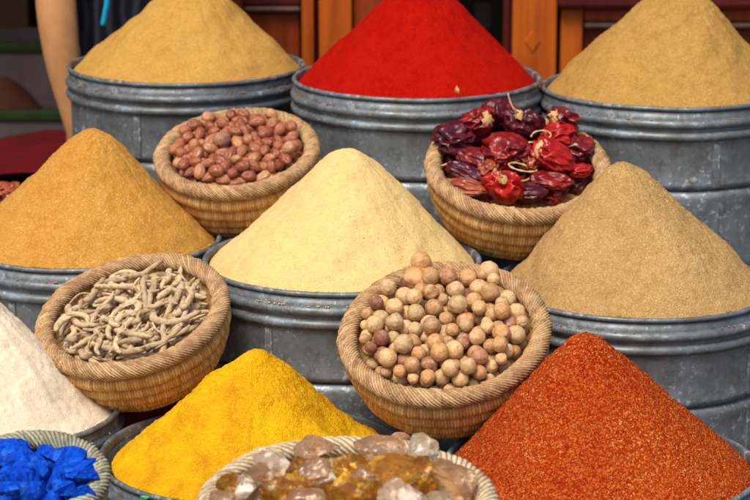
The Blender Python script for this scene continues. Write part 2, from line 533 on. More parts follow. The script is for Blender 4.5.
# ---- gall nuts
def gall_mat(name, c, k=1.0):
    m = M(name)
    rnd = m.n('ObjectInfo').outputs['Random']
    col = m.ramp(rnd, [(0., sc(c, .78)), (.5, c), (1., sc((c[0] * 1.15, c[1] * 1.1, c[2] * 1.0), 1.05))])
    col = m.mix(m.ramp(m.noise(2.0, 5, .65), [(.45, 0.), (.68, .7)]), col, sc((c[0], c[1] * .68, c[2] * .5), .62))
    col = m.mix(m.ramp(m.noise(1.4, 4, .6, m.n('Mapping', {'Vector': m.tc.outputs['Object'], 'Location': (3, 1, 2)}).outputs[0]), [(.55, 0.), (.7, .5)]), col, sc((.80, .60, .38), 1))
    hole = m.ramp(m.vor(2.2, out='Distance'), [(.0, 1.), (.09, .9), (.15, 0.)])
    sel = m.ramp(m.noise(.9, 1), [(.50, 0.), (.56, 1.)])
    col = m.mix(m.math('MULTIPLY', hole, sel), col, (.05, .022, .012))
    return m.set(Base_Color=col, Roughness=.30, Specular_IOR_Level=.6, Normal=m.bump(m.noise(4.5, 5, .65), .55, .004))
GC = [('cream', (.72, .47, .22)), ('tan', (.60, .33, .13)), ('pinkish brown', (.48, .225, .115)), ('dark brown', (.26, .10, .05))]
gall_me = {}
for ci, (cn, c) in enumerate(GC):
    mt = gall_mat('gall_' + cn.replace(' ', '_'), c)
    for k in range(3):
        sdd = random.uniform(0, 50)
        kn = [.05, .09, .15][k]
        def f(co):
            n_ = noise.noise(co * 1.6 + Vector((sdd, 0, 0))) * kn + max(0, noise.noise(co * 3.4 + Vector((0, sdd, 0)))) * kn * .8
            return co * (1 + n_)
        bm = ico(4, f)
        me = bm_mesh('gall_nut', bm); me.materials.append(mt)
        gall_me[ci, k] = me
b = BK['gall']
rad = [random.uniform(.0100, .0138) for _ in range(150)] + [random.uniform(.0088, .0158) for _ in range(120)]
X, RR = pack_balls(b, rad, .98)
for p, r in zip(X, RR):
    ci = random.choices([0, 1, 2, 3], [.42, .38, .16, .04])[0]
    o = link('gall_nut', gall_me[ci, random.choices([0, 1, 2], [.5, .35, .15])[0]])
    place(o, b, p, rand_rot(3))
    o.scale = (r,) * 3
    tag(o, 'round %s gall nut in the pile of gall nuts filling the straw basket' % GC[ci][0], 'gall nut', '%s gall nuts in the basket' % GC[ci][0])
o = link('gall_nut', gall_me[1, 0]); place(o, b, on_plane(b, 421, 262, .028), rand_rot()); o.scale = (.0175,) * 3
tag(o, 'tan gall nut perched highest on the back rim of its basket', 'gall nut')
o = link('gall_nut', gall_me[0, 0]); place(o, b, on_plane(b, 489, 271, .022), rand_rot()); o.scale = (.0165,) * 3
tag(o, 'cream gall nut leaning on the back right of the basket rim', 'gall nut')
o = link('gall_nut', gall_me[1, 2]); place(o, b, on_plane(b, 416, 279, .022), rand_rot()); o.scale = (.023, .0185, .0175)
tag(o, 'large lumpy tan double gall nut just below the topmost nut', 'gall nut')

# ---- peanuts
def nut_mat():
    m = M('peanut_skin')
    rnd = m.n('ObjectInfo').outputs['Random']
    col = m.ramp(rnd, [(0., (.25, .055, .021)), (.4, (.36, .095, .034)), (.75, (.47, .16, .058)), (1., (.62, .30, .14))])
    st = m.noise(1, 4, .6, m.n('Mapping', {'Vector': m.tc.outputs['Object'], 'Scale': (1.2, 6, 6)}).outputs[0])
    col = m.mix(m.ramp(st, [(.5, 0.), (.72, .55)]), col, (.60, .33, .18))
    col = m.mix(m.ramp(st, [(.28, .5), (.45, 0.)]), col, (.17, .035, .018))
    return m.set(Base_Color=col, Roughness=.20, Specular_IOR_Level=.8, Normal=m.bump(st, .3, .1))
NM = nut_mat()
GREYN = plain('grey_brown_shell', (.36, .175, .105), .5, .35, 4)
nut_me = []
for k in range(4):
    sdd = k * 9.1
    L = [1.45, 1.62, 1.25, 1.75][k]
    def f(co):
        t = co.x
        w = 1 - .16 * t - .10 * max(0, t) ** 2 + .05 * noise.noise(co * 1.5 + Vector((sdd, 0, 0)))
        ang = math.atan2(co.z, co.y)
        w *= 1 + .02 * math.cos(ang * 7 + sdd)
        return Vector((t * L, co.y * w, co.z * w * .93))
    me = bm_mesh('peanut', ico(4, f)); me.materials.append(NM); nut_me.append(me)
b = BK['nut']
rad = [random.uniform(.0098, .0116) for _ in range(285)]
X, RR = pack_balls(b, rad, .97, K=30, tries=20)
for p, r in zip(X, RR):
    o = link('peanut', nut_me[random.randrange(4)])
    place(o, b, p, rand_rot(.8)); o.scale = (r * 1.02,) * 3
    tag(o, 'reddish brown shelled peanut in the heap of peanuts in the back straw basket', 'peanut', 'peanuts heaped in the basket')
me = nut_me[2].copy(); me.materials.clear(); me.materials.append(GREYN)
o = link('peanut', me); place(o, b, on_plane(b, 222, 139, .030), rand_rot(.3)); o.scale = (.0150,) * 3
tag(o, 'larger dull grey-brown nut on top of the reddish peanuts', 'nut')

# ---- roots
def root_mat(name, c):
    m = M(name)
    rnd = m.n('ObjectInfo').outputs['Random']
    col = m.ramp(rnd, [(0., sc(c, .72)), (.5, c), (1., sc(c, 1.25))])
    col = m.mix(m.ramp(m.noise(90, 5, .65), [(.36, .75), (.54, 0.)]), col, sc((c[0], c[1] * .8, c[2] * .7), .45))
    return m.set(Base_Color=col, Roughness=.8, Specular_IOR_Level=.15, Normal=m.bump(m.noise(140, 6, .75), 1.0, .005))
RM = root_mat('dried_root', (.78, .57, .34))
def root_shape(L, r0, curl, sdd):
    n = 14
    pts = [Vector((0, 0, 0))]; a = 0.0; el = 0.0
    for i in range(n - 1):
        a += curl * noise.noise(Vector((i * .33, sdd, 0))) * 1.1
        el = .5 * noise.noise(Vector((i * .4, sdd, 9)))
        pts.append(pts[-1] + Vector((math.cos(a) * math.cos(el), math.sin(a) * math.cos(el), math.sin(el))) * (L / (n - 1)))
    c = sum(pts, Vector()) / n
    pts = [p - c for p in pts]
    rad = []
    for i in range(n):
        t = i / (n - 1)
        e = min(1, .52 + 4.5 * min(t, 1 - t))
        rad.append(r0 * e * (1 - .34 * t) * (1 + .40 * noise.noise(Vector((i * .9, sdd, 4)))))
    return pts, rad
roots = []
for k in range(16):
    if k < 11: L, r0, cu = random.uniform(.06, .12), random.uniform(.0042, .0076), random.uniform(.35, 1.0)
    else: L, r0, cu = random.uniform(.06, .13), random.uniform(.0020, .0032), random.uniform(.5, 1.4)
    pts, rad = root_shape(L, r0, cu, k * 3.7)
    sd2 = k * 5.3
    me = tube_me('dried_root', pts, rad, 10, lambda i, a: 1 + .16 * noise.noise(Vector((math.cos(a) * 1.3, math.sin(a) * 1.3, i * .8 + sd2))))
    # side rootlet stubs grown into the same body
    bm = bmesh.new(); bm.from_mesh(me)
    if k < 11:
        for _ in range(random.randint(1, 3)):
            i = random.randrange(2, 11)
            dr = Vector((random.uniform(-1, 1), random.uniform(-1, 1), random.uniform(-.3, .7))).normalized()
            ln = random.uniform(.012, .03)
            q = [pts[i] + dr * ln * t + Vector((0, 0, -.004 * t * t)) for t in (0, .35, .7, 1)]
            tm = tube_me('x', q, [rad[i] * .62, rad[i] * .5, rad[i] * .4, rad[i] * .18], 8)
            bm.from_mesh(tm); bpy.data.meshes.remove(tm)
    bm.to_mesh(me); bm.free(); me.update()
    me.materials.append(RM)
    roots.append((me, np.array([tuple(p) for p in pts])[::2], np.array(rad)[::2]))
b = BK['root']
PX = np.zeros((0, 3)); PR = np.zeros(0)
lim = b['ri'] - .004
for it in range(178):
    k = random.randrange(11) if random.random() < (.85 if it < 80 else .62) else random.randrange(11, 16)
    me, sp, sr = roots[k]
    best = None
    for _ in range(30):
        a, q, th = random.uniform(0, 2 * PI), math.sqrt(random.random()) * lim * .9, random.uniform(0, 2 * PI)
        tl = random.gauss(0, .30)
        Rm = np.array(Matrix.Rotation(th, 3, 'Z') @ Matrix.Rotation(tl, 3, 'Y'))
        w = sp @ Rm.T
        w[:, 0] += q * math.cos(a); w[:, 1] += q * math.sin(a)
        if np.hypot(w[:, 0], w[:, 1]).max() > lim: continue
        zf = (bowl_z(b, w[:, 0], w[:, 1], sr) - w[:, 2]).max()
        if len(PX):
            d2 = ((w[:, None, :2] - PX[None, :, :2]) ** 2).sum(2)
            s2 = ((sr[:, None] + PR[None, :]) * .86) ** 2 - d2
            zz = np.where(s2 > 0, PX[None, :, 2] + np.sqrt(np.maximum(s2, 0)) - w[:, 2][:, None], -9)
            zf = max(zf, zz.max())
        sc_ = zf + .18 * (q ** 2)
        if best is None or sc_ < best[0]: best = (sc_, zf, a, q, th, tl, w)
    if best is None: continue
    _, zf, a, q, th, tl, w = best
    w = w.copy(); w[:, 2] += zf
    PX = np.vstack([PX, w]); PR = np.append(PR, sr)
    o = link('dried_root', me)
    place(o, b, (q * math.cos(a), q * math.sin(a), zf), Matrix.Rotation(th, 3, 'Z') @ Matrix.Rotation(tl, 3, 'Y'))
    if k < 11: tag(o, 'thick knobbly beige root lying in the basket of dried roots', 'root', 'thick dried roots in the basket')
    else: tag(o, 'thin curly beige rootlet lying in the basket of dried roots', 'root', 'thin dried rootlets in the basket')

# ---- dried peppers
def pep_mat(name, c, c2):
    m = M(name)
    f = m.noise(26, 5, .6)
    col = m.ramp(f, [(.34, c), (.66, c2)])
    col = m.mix(m.ramp(m.noise(55, 3), [(.62, 0.), (.75, .4)]), col, (c2[0] * 1.2, c2[1] * 3 + .04, c2[2] * 2 + .01))
    return m.set(Base_Color=col, Roughness=m.ramp(m.noise(40, 3), [(.3, .18), (.7, .44)]), Specular_IOR_Level=.55, Normal=m.bump(m.noise(48, 5, .6), .6, .005))
PM = {'maroon': pep_mat('maroon_pepper_skin', (.045, .004, .012), (.12, .006, .016)),
      'dark': pep_mat('dark_red_pepper_skin', (.10, .006, .008), (.24, .012, .012)),
      'red': pep_mat('red_pepper_skin', (.12, .004, .005), (.30, .008, .007)),
      'bright': pep_mat('bright_red_pepper_skin', (.30, .004, .004), (.52, .009, .006)),
      'brown': pep_mat('brown_red_pepper_skin', (.22, .035, .015), (.42, .09, .03))}
CALYX = plain('dry_calyx', (.60, .36, .14), .8, .35, 60)
STEM = plain('pale_stem', (.58, .39, .18), .75, .25, 60)
def pepper(u, v, rpx, tone, label, el=1.0, ang=0., hz=.02, calyx=None, stem=0, sd=1., bk='chili', tip=.5, flat=.64, grp=None):
    b = BK[bk]
    p = on_plane(b, u, v, hz)
    world = local_to_world(b, p)
    d = world.y * CP - world.z * SP
    r = rpx / F * d
    e = empty('dried_pepper', (0, 0, 0), label, 'pepper', grp or 'dried peppers in the basket')
    def f(co):
        t = co.x
        a = math.atan2(co.z, co.y)
        q = co * 1.5 + Vector((sd * 3.1, sd, 0))
        ridge = 0
        lob = .10 * math.cos(a * 3 + sd) * (1 - t * t)
        wr = -abs(noise.noise(Vector((co.x * 1.1, co.y * 1.9, co.z * 1.9)) + Vector((sd * 5, 0, sd)))) * .80
        wr2 = -abs(noise.noise(Vector((co.x * 1.8, co.y * 3.6, co.z * 3.6)) + Vector((0, sd * 5, 0)))) * .17
        s = 1.20 + lob + wr + wr2 + .12 * noise.noise(q)
        w = 1.0 if t < 0 else 1 - (1 - tip) * t * t * (0 if el < 1.15 else 1)
        dimple = .22 * math.exp(-((1 + t) / .12)) if el < 1.4 else 0
        return Vector(((t * el + dimple) * r * (s if el < 1.5 else 1), co.y * s * w * r, co.z * s * w * r * flat))
    bm = ico(5, f)
    link('pod', bm_mesh('pod', bm), PM[tone], e)
    # calyx star and stem at the -x end
    x0 = -el * r * .86
    if calyx is not None:
        bmc = bmesh.new()
        nn = 30; c0 = bmc.verts.new((x0 - .10 * r, 0, 0)); ring = []; ring2 = []
        for i in range(nn):
            a = 2 * PI * i / nn
            rr = r * (.20 + .17 * abs(noise.noise(Vector((math.cos(a) * 2.2, math.sin(a) * 2.2, sd)))) + .10 * noise.noise(Vector((math.cos(a) * 5, math.sin(a) * 5, sd * 3)))) * calyx
            ring.append(bmc.verts.new((x0 - .08 * r, rr * .6 * math.cos(a), rr * .6 * math.sin(a))))
            ring2.append(bmc.verts.new((x0 + .08 * r + .05 * r * math.sin(a * 7 + sd) + .10 * r * noise.noise(Vector((math.cos(a) * 3, math.sin(a) * 3, sd * 2))), rr * 1.3 * math.cos(a), rr * 1.3 * math.sin(a))))
        for i in range(nn):
            j = (i + 1) % nn
            bmc.faces.new((c0, ring[i], ring[j])); bmc.faces.new((ring[i], ring2[i], ring2[j], ring[j]))
        link('calyx', bm_mesh('calyx', bmc), CALYX, e)
    if stem:
        n = 10; pts = []
        for i in range(n):
            t = i / (n - 1)
            pts.append(Vector((x0 - .05 * r - stem * t, stem * .35 * math.sin(t * 2.2 + sd) - stem * .35 * math.sin(sd), stem * .25 * math.sin(t * 3 + sd * 2) - stem * .25 * math.sin(sd * 2))))
        link('stem', tube_me('stem', pts, [.0024 - .0009 * i / n for i in range(n)], 8), STEM, e)
    # ang: direction of the +x axis in the image plane; calyx faces the camera a bit when ang is a tuple
    if isinstance(ang, tuple): rot = Euler((0, R_(ang[1]), R_(ang[0]))).to_matrix()
    else: rot = Euler((0, 0, R_(ang))).to_matrix()
    place(e, b, p, rot)
    return e
# layer below, filling the bowl
for i, (u, v) in enumerate([(460, 160), (490, 172), (520, 176), (550, 172), (575, 158), (480, 140), (515, 138), (550, 138), (540, 160), (505, 160), (570, 176), (478, 186), (520, 190), (548, 190), (578, 162)]):
    pepper(u, v, 19, ['dark', 'red', 'maroon', 'brown'][i % 4], 'wrinkled dried pepper lying under the top layer in the heaped basket', 1.1, i * 67, -.022, sd=20 + i * 1.7, grp='lower peppers in the basket')
pepper(499, 113, 18, 'maroon', 'dark maroon pepper behind, left of the upright pale stem', 1, 80, .030, sd=2.2)
pepper(452, 137, 20, 'maroon', 'shiny dark maroon round pepper over the left rim', 1, 30, .028, sd=1.3)
pepper(478, 121, 19, 'red', 'wrinkled red pepper with a pale calyx facing right', 1, (135, 30), .036, calyx=1.35, sd=4.6)
pepper(521, 124, 22, 'maroon', 'big glossy dark maroon pepper with an upright pale stem', 1, (60, 65), .036, calyx=.8, stem=.035, sd=5.1)
pepper(563, 119, 17, 'dark', 'dark red pepper on the right with its pale calyx turned left', 1.05, (40, 30), .034, calyx=1.3, stem=.012, sd=6.4)
pepper(557, 135, 17, 'bright', 'small bright red pepper under the dark one on the right', 1.1, 40, .024, sd=7.7)
pepper(506, 150, 23, 'red', 'large wrinkled red pepper in the centre of the heap', 1.05, (120, 10), .032, sd=8.8)
pepper(476, 160, 16, 'dark', 'brownish dark pepper left of the central red one', 1.1, 150, .016, sd=9.2)
pepper(555, 157, 19, 'bright', 'smooth bright scarlet pepper pointing right with pale calyx', 1.35, (10, 32), .030, calyx=1.3, sd=10.5, tip=.55)
pepper(578, 147, 15, 'dark', 'dark red pepper against the right inner rim', 1.1, 70, .012, sd=11.3)
pepper(504, 187, 20, 'bright', 'plump bright red pepper at the front rim', 1, (70, 62), .016, calyx=.9, stem=.03, sd=12.9)
pepper(465, 171, 10, 'maroon', 'long purplish black pepper slanting at the left', 2.2, (-35, 0), .014, calyx=1.2, stem=.014, sd=13.4, tip=.6)
pepper(469, 187, 11, 'brown', 'long brown-red pepper lying along the front left rim', 1.9, (-15, 0), .002, calyx=1.2, stem=.020, sd=14.2, tip=.6)
pepper(528, 160, 12, 'brown', 'small orange-brown pepper right of the central red one', 1.1, 60, .022, sd=15.6)
pepper(552, 180, 12, 'red', 'long wrinkled red pepper near the front right rim', 1.9, (-8, 0), .010, calyx=1.1, stem=.028, sd=16.8, tip=.6)
pepper(532, 192, 11, 'maroon', 'small maroon pepper wedged at the front rim', 1.6, 10, .002, sd=17.7)
pepper(581, 170, 9, 'bright', 'tiny bright red pepper tip by the right rim', 1.4, 30, .006, sd=18.9)
pepper(489, 169, 11, 'brown', 'small orange-brown pepper between the two plump red ones', 1.1, (130, 20), .018, calyx=1., sd=19.3)
for k, (u, v, sd) in enumerate([(519, 170, 1), (535, 139, 4)]):
    b = BK['chili']; p = on_plane(b, u, v, .042)
    pts = [Vector(p) + Vector((.026 * math.cos(t * 5.2 + sd) * (1 - .25 * t) + .012 * t, .016 * math.sin(t * 5.2 + sd), .010 * math.sin(t * 3))) for t in np.linspace(0, 1, 22)]
    o = link('stalk', tube_me('stalk', [local_to_world(b, q) for q in pts], [.0017 + .0006 * math.sin(q * 1.9) for q in range(22)], 8), STEM)
    tag(o, ['curled pale stalk lying on the heap just above the front red pepper', 'curled pale stalk lying beside the scarlet pepper higher up'][k], 'stalk')
# edge basket contents
for i, (u, v) in enumerate([(2, 190), (14, 200), (-12, 196), (-25, 205), (-5, 208), (-40, 198), (10, 190)]):
    pepper(u, v, 11, ['brown', 'dark', 'brown'][i % 3], 'blurred brown-red pepper in the basket cut off at the left edge', 1.1, i * 50, .006, sd=30 + i, bk='edge', grp='peppers in the edge basket')

# ---- lumps (blue pigment, resin)
def lump_me(name, seed, dims, npts=13, bev=.08, rough=.05, sub=2, ns=2.5):
    r = random.Random(seed)
    bm = bmesh.new()
    for i in range(npts):
        v = Vector((r.gauss(0, 1), r.gauss(0, 1), r.gauss(0, 1))).normalized() * r.uniform(.85, 1.1)
        bm.verts.new(v)
    res = bmesh.ops.convex_hull(bm, input=bm.verts[:])
    bmesh.ops.delete(bm, geom=[v for v in bm.verts if not v.link_faces], context='VERTS')
    bmesh.ops.dissolve_limit(bm, angle_limit=.25, verts=bm.verts[:], edges=bm.edges[:])
    bmesh.ops.bevel(bm, geom=bm.edges[:], offset=bev, segments=2, affect='EDGES', profile=.6, clamp_overlap=True)
    bmesh.ops.triangulate(bm, faces=bm.faces[:])
    bmesh.ops.subdivide_edges(bm, edges=[e for e in bm.edges if e.calc_length() > .25], cuts=3, use_grid_fill=True)
    bmesh.ops.triangulate(bm, faces=bm.faces[:])
    bmesh.ops.subdivide_edges(bm, edges=[e for e in bm.edges if e.calc_length() > .16], cuts=1, use_grid_fill=True)
    bmesh.ops.remove_doubles(bm, verts=bm.verts[:], dist=.004)
    bm.normal_update()
    nn = {v: v.normal.copy() for v in bm.verts}
    for v in bm.verts:
        q = v.co * ns + Vector((seed * 1.7, 0, 0))
        v.co += nn[v] * (noise.noise(q) + .5 * noise.noise(q * 2.7)) * rough
    for v in bm.verts: v.co = Vector((v.co.x * dims[0], v.co.y * dims[1], v.co.z * dims[2]))
    return bm_mesh(name, bm)

def blue_mat():
    m = M('blue_pigment')
    f = m.noise(60, 8, .75)
    col = m.ramp(f, [(.30, (.002, .016, .22)), (.46, (.003, .06, .58)), (.62, (.006, .15, .85)), (.8, (.03, .25, .88))])
    g = m.noise(260, 4, .7)
    col = m.mix(m.ramp(m.noise(24, 5, .7), [(.56, 0.), (.70, .6)]), col, (.10, .26, .72))
    return m.set(Base_Color=col, Roughness=.9, Specular_IOR_Level=.12, Normal=m.bump(m.math('ADD', g, m.math('MULTIPLY', f, 2.)), .7, .004))
BM_ = blue_mat()
b = BK['blue']
blues = [(22, 484, 30, 26, 24, .030, 'largest flat-faced bright blue lump at the front of the basket'), (31, 457, 29, 22, 20, .014, 'blue lump leaning behind the largest flat-faced one'),
 (3, 450, 24, 20, 18, .006, 'blue lump at the back left rim cut by the frame'), (56, 452, 25, 20, 17, .008, 'long blue lump sloping along the back right rim'),
 (80, 477, 29, 24, 22, .014, 'rounded blue lump at the right rim'), (57, 482, 25, 21, 20, .016, 'dusky blue lump between the flat-faced one and the right rim'),
 (2, 470, 21, 19, 18, .022, 'dark blue lump left of the flat-faced one'), (50, 502, 22, 19, 18, .020, 'blue lump at the bottom edge of the picture'),
 (72, 460, 22, 18, 18, .016, 'small blue lump above the rounded one at the right rim'),
 (78, 494, 22, 19, 18, .004, 'blue lump below the rounded one at the right rim'),
 (14, 466, 15, 13, 12, 0.03, 'blue chunk lying on the flat-faced lump toward the left edge'),
 (40, 470, 15, 13, 12, 0.028, 'blue chunk bridging the two largest lumps'),
 (66, 470, 15, 13, 12, 0.022, 'blue chunk in the middle right of the pile'),
 (18, 446, 15, 13, 12, 0.012, 'blue chunk at the back near the left edge'),
 (46, 452, 15, 13, 12, -0.004, 'blue chunk touching the back rim'),
 (36, 490, 15, 13, 12, 0.036, 'small blue chunk on the largest lump'),
 (68, 490, 15, 13, 12, 0.024, 'small blue chunk low on the right of the pile'),
 (86, 464, 15, 13, 12, 0.006, 'blue chunk by the back right inner rim'),
 (8, 488, 15, 13, 12, 0.034, 'blue chunk at the left edge of the picture')]
def lump(name, b, row, mat, seed, cat, grp, flat=.85, **kw):
    u, v, a, c, e, hz, lab = row
    p = on_plane(b, u, v, hz)
    w = local_to_world(b, p); d = w.y * CP - w.z * SP
    k = d / F
    o = link(name, lump_me(name, seed, (a * k, c * k * 1.1, e * k * 1.0), **kw), mat, smooth=False)
    place(o, b, p, Euler((0, 0, R_(random.uniform(-30, 30)))).to_matrix())
    return tag(o, lab, cat, grp)
for i, row in enumerate(blues): lump('pigment_lump', b, row[:2] + tuple(q * .84 for q in row[2:5]) + row[5:], BM_, 40 + i, 'pigment', 'blue pigment lumps', npts=10, bev=.035, rough=.055, ns=5.)
for i in range(9):
    a = i * 2 * PI / 8; q = .055 if i < 8 else 0
    p = Vector((q * math.cos(a), q * math.sin(a), b['h'] - .020))
    o = link('pigment_lump', lump_me('pigment_lump', 60 + i, (.031, .029, .026), npts=11, bev=.05), BM_, smooth=False)
    place(o, b, p); tag(o, 'deep blue lump under the top layer of blue lumps', 'pigment', 'lower blue lumps')

def resin_mat(name, c, trans, rough, crust, camt, spec=.5):
    m = M(name)
    f = m.noise(24, 5, .6)
    col = m.ramp(f, [(.32, sc(c, .75)), (.6, c), (.8, sc(c, 1.3))])
    k = m.ramp(m.noise(36, 5, .65), [(.62 - camt * .35, 0.), (.70 - camt * .3, .85)])
    col2 = m.mix(k, col, crust)
    tr = m.math('MULTIPLY', m.math('SUBTRACT', 1.0, k), trans)
    rg = m.math('ADD', m.math('MULTIPLY', k, .35), rough)
    return m.set(Base_Color=col2, Roughness=rg, Transmission_Weight=tr, IOR=1.5, Specular_IOR_Level=spec, Coat_Weight=.0, Coat_Roughness=.15,
                 Subsurface_Weight=.0, Subsurface_Radius=(.03, .015, .006), Subsurface_Scale=.5, Normal=m.bump(m.math('ADD', m.noise(60, 5), m.math('MULTIPLY', m.noise(180, 3), .4)), .4, .005))
RS = {'amber': resin_mat('amber_resin', (1., .54, .06), .95, .06, (.92, .68, .42), .04),
      'pink': resin_mat('pinkish_resin', (1., .68, .42), .88, .10, (.86, .60, .42), .18),
      'white': resin_mat('white_crusted_resin', (.98, .76, .54), .7, .25, (.88, .74, .60), .42),
      'clear': resin_mat('clear_grey_resin', (1., .86, .66), .92, .15, (.80, .75, .68), .25)}
b = BK['resin']
res = [(275, 467, 27, 22, 19, .010, 'whitish lilac resin lump at the back left of the pale basket', 'white'), (317, 454, 27, 20, 19, .020, 'pinkish resin lump standing against the back rim', 'pink'),
 (346, 465, 15, 14, 16, .020, 'small clear amber lump between the two pinkish ones', 'amber'), (379, 450, 34, 19, 17, .020, 'wide pinkish brown resin lump at the back', 'pink'),
 (423, 449, 20, 16, 16, .030, 'clear greyish resin lump highest at the back right', 'clear'), (396, 473, 42, 26, 21, .034, 'broad glossy amber lump in the middle of the basket', 'amber'),
 (450, 480, 28, 32, 23, .018, 'tall brown-pink resin lump by the right rim', 'pink'), (286, 486, 28, 18, 16, .020, 'pinkish orange resin lump at the left of the heap', 'amber'),
 (243, 490, 22, 20, 15, .004, 'pale pinkish lump by the left rim', 'white'), (318, 473, 19, 18, 16, .026, 'rounded pinkish lump in front of the back pinkish one', 'pink'),
 (350, 489, 26, 18, 18, .038, 'half white, half amber resin lump at the front', 'amber'), (404, 494, 30, 20, 18, .042, 'opaque white crusted lump at the bottom edge', 'white'),
 (306, 500, 24, 18, 16, .030, 'dull pinkish lump cut by the bottom edge left of the white and amber one', 'pink'), (440, 504, 24, 18, 16, .026, 'clear lump cut by the bottom edge at the right', 'clear'),
 (260, 478, 20, 18, 16, .012, 'small pinkish lump between the two pale ones at the left', 'pink'), (232, 486, 18, 16, 15, .006, 'small amber lump near the left rim', 'amber'), (300, 470, 18, 16, 15, .014, 'small amber lump beside the whitish lilac one', 'amber'),
 (420, 470, 20, 18, 17, .026, 'small amber lump in front of the clear greyish one', 'amber'), (365, 478, 18, 16, 16, .036, 'small pinkish lump behind the half white one', 'pink'),
 (224, 505, 22, 18, 15, .006, 'pinkish lump at the far left rim cut by the bottom edge', 'pink')]
for i, row in enumerate(res): 
    o = lump('resin_lump', b, row[:7], RS[row[7]], 80 + i, 'resin', 'resin lumps in the pale basket', npts=16, bev=.12, rough=.07)
    o.data.polygons.foreach_set('use_smooth', [i % 2 == 0] * len(o.data.polygons))
for i in range(20):
    a = i * 2 * PI / 13; q = .125 if i < 13 else .055
    p = Vector((q * math.cos(a), q * math.sin(a), b['h'] - .022))
    o = link('resin_lump', lump_me('resin_lump', 110 + i, (.036, .034, .032), npts=15, bev=.12), RS[['clear', 'amber', 'clear', 'amber'][i % 4]], smooth=False)
    place(o, b, p); tag(o, 'resin lump lying under the top layer in the pale basket', 'resin', 'lower resin lumps')

for i in range(16):
    a = PI + .35 + (PI - .7) * ((i * .618) % 1); q = .04 + .095 * ((i * .37) % 1)
    k = random.uniform(.026, .04)
    o = link('resin_lump', lump_me('resin_lump', 150 + i, (k, k * .9, k * .75), npts=16, bev=.12, rough=.07), RS[['amber', 'pink', 'clear', 'pink'][i % 4]], smooth=False)
    place(o, b, Vector((q * math.cos(a), q * math.sin(a) , b['h'] - .002)))
    tag(o, 'resin lump in the near half of the pale basket, below the picture edge', 'resin', 'near resin lumps')

# ------------------------------------------------------------------ small strays
def stray(u, v, d, r, mat, name, label, cat, dims=(1, 1, 1), seed=3, **kw):
    o = link(name, lump_me(name, seed, tuple(r * q for q in dims), 14, .15), mat, loc=at(u, v, d))
    return tag(o, label, cat)
o = link('gall_nut', gall_me[2, 1], loc=at(400, 438, 3.42)); o.scale = (.015, .010, .009)
tag(o, 'brown nut lying alone between the resin basket and the gall nut basket', 'nut')
stray(384, 81, 4.40, 2.6/F*4.4, STEM, 'crumb', 'tiny pale crumb on the bright red cone', 'crumb')
stray(457, 91, 4.335, 4.0/F*4.3, CALYX, 'dry_petal', 'tan scrap standing at the foot of the bright red cone', 'scrap', (.7, .6, 1.3), 5)
GRN = plain('green_plastic', (.03, .42, .17), .35, .15, 60, .5)

stray(145, 497.5, 3.452, 5.5/F*3.45, GRN, 'plastic_scrap', 'small green plastic scrap on the front rim of the turmeric tub', 'scrap', (1.1, .6, .5), 6)

# ------------------------------------------------------------------ setting
GZ = -1.80
STONE = plain('dusty_stone', (.16, .13, .105), .9, .3, 6)
DARKW = plain('dark_boards', (.06, .045, .035), .8, .3, 12)
bm = bmesh.new()
vs = [bm.verts.new(p) for p in ((-40, -40, GZ), (40, -40, GZ), (40, 60, GZ), (-40, 60, GZ))]; bm.faces.new(vs)
tag(link('ground', bm_mesh('ground', bm), STONE, smooth=False), kind='structure')
bm = bmesh.new()
zf = min(P['f1'].z, P['f2'].z, P['f3'].z) - .462
zm = min(P['m1'].z, P['m2'].z, P['m3'].z) - .462
zb = min(P['b1'].z, P['b2'].z, P['b3'].z) - .462
def slab(x0, x1, y0, y1, z): box_bm(bm, (x0, y0, GZ + .004), (x1, y1, z), .006)
slab(-1.3, 1.3, 3.08, 3.675, zf); slab(-1.3, 1.3, 3.68, 4.175, zm); slab(-.62, 1.3, 4.18, 5.05, zb)
tag(link('step', bm_mesh('step', bm), DARKW, smooth=False), kind='structure')
for k, z in (('f', zf), ('m', zm), ('b', zb)): print('step', k, round(z, 3), [round(P[k + str(i)].z, 3) for i in (1, 2, 3)])

# low front ledges carrying the two nearest baskets
for key in ('resin', 'blue', 'edge'):
    b = BK[key]
    c = b['base']
    st = empty('display_stool', (c.x, c.y, GZ), 'dark wooden stool under the %s basket' % {'resin': 'pale resin', 'blue': 'blue pigment', 'edge': 'cut-off left edge'}[key], 'stool')
    hh = c.z - GZ - {'resin': .012, 'blue': .022, 'edge': .014}[key]
    box('seat', (-.13, -.13, hh - .03), (.13, .13, hh), DARKW, st)
    for sx in (-1, 1):
        for sy in (-1, 1):
            box('leg', (sx * .10 - .018, sy * .10 - .018, .0), (sx * .10 + .018, sy * .10 + .018, hh - .031), DARKW, st)

# doors behind
YD = 5.62
def X_(u, y=YD, v=40):
    r = ray(u, v); return r.x * y / r.y
def Z_(v, y=YD):
    r = ray(375, v); return r.z * y / r.y
zt = 1.0
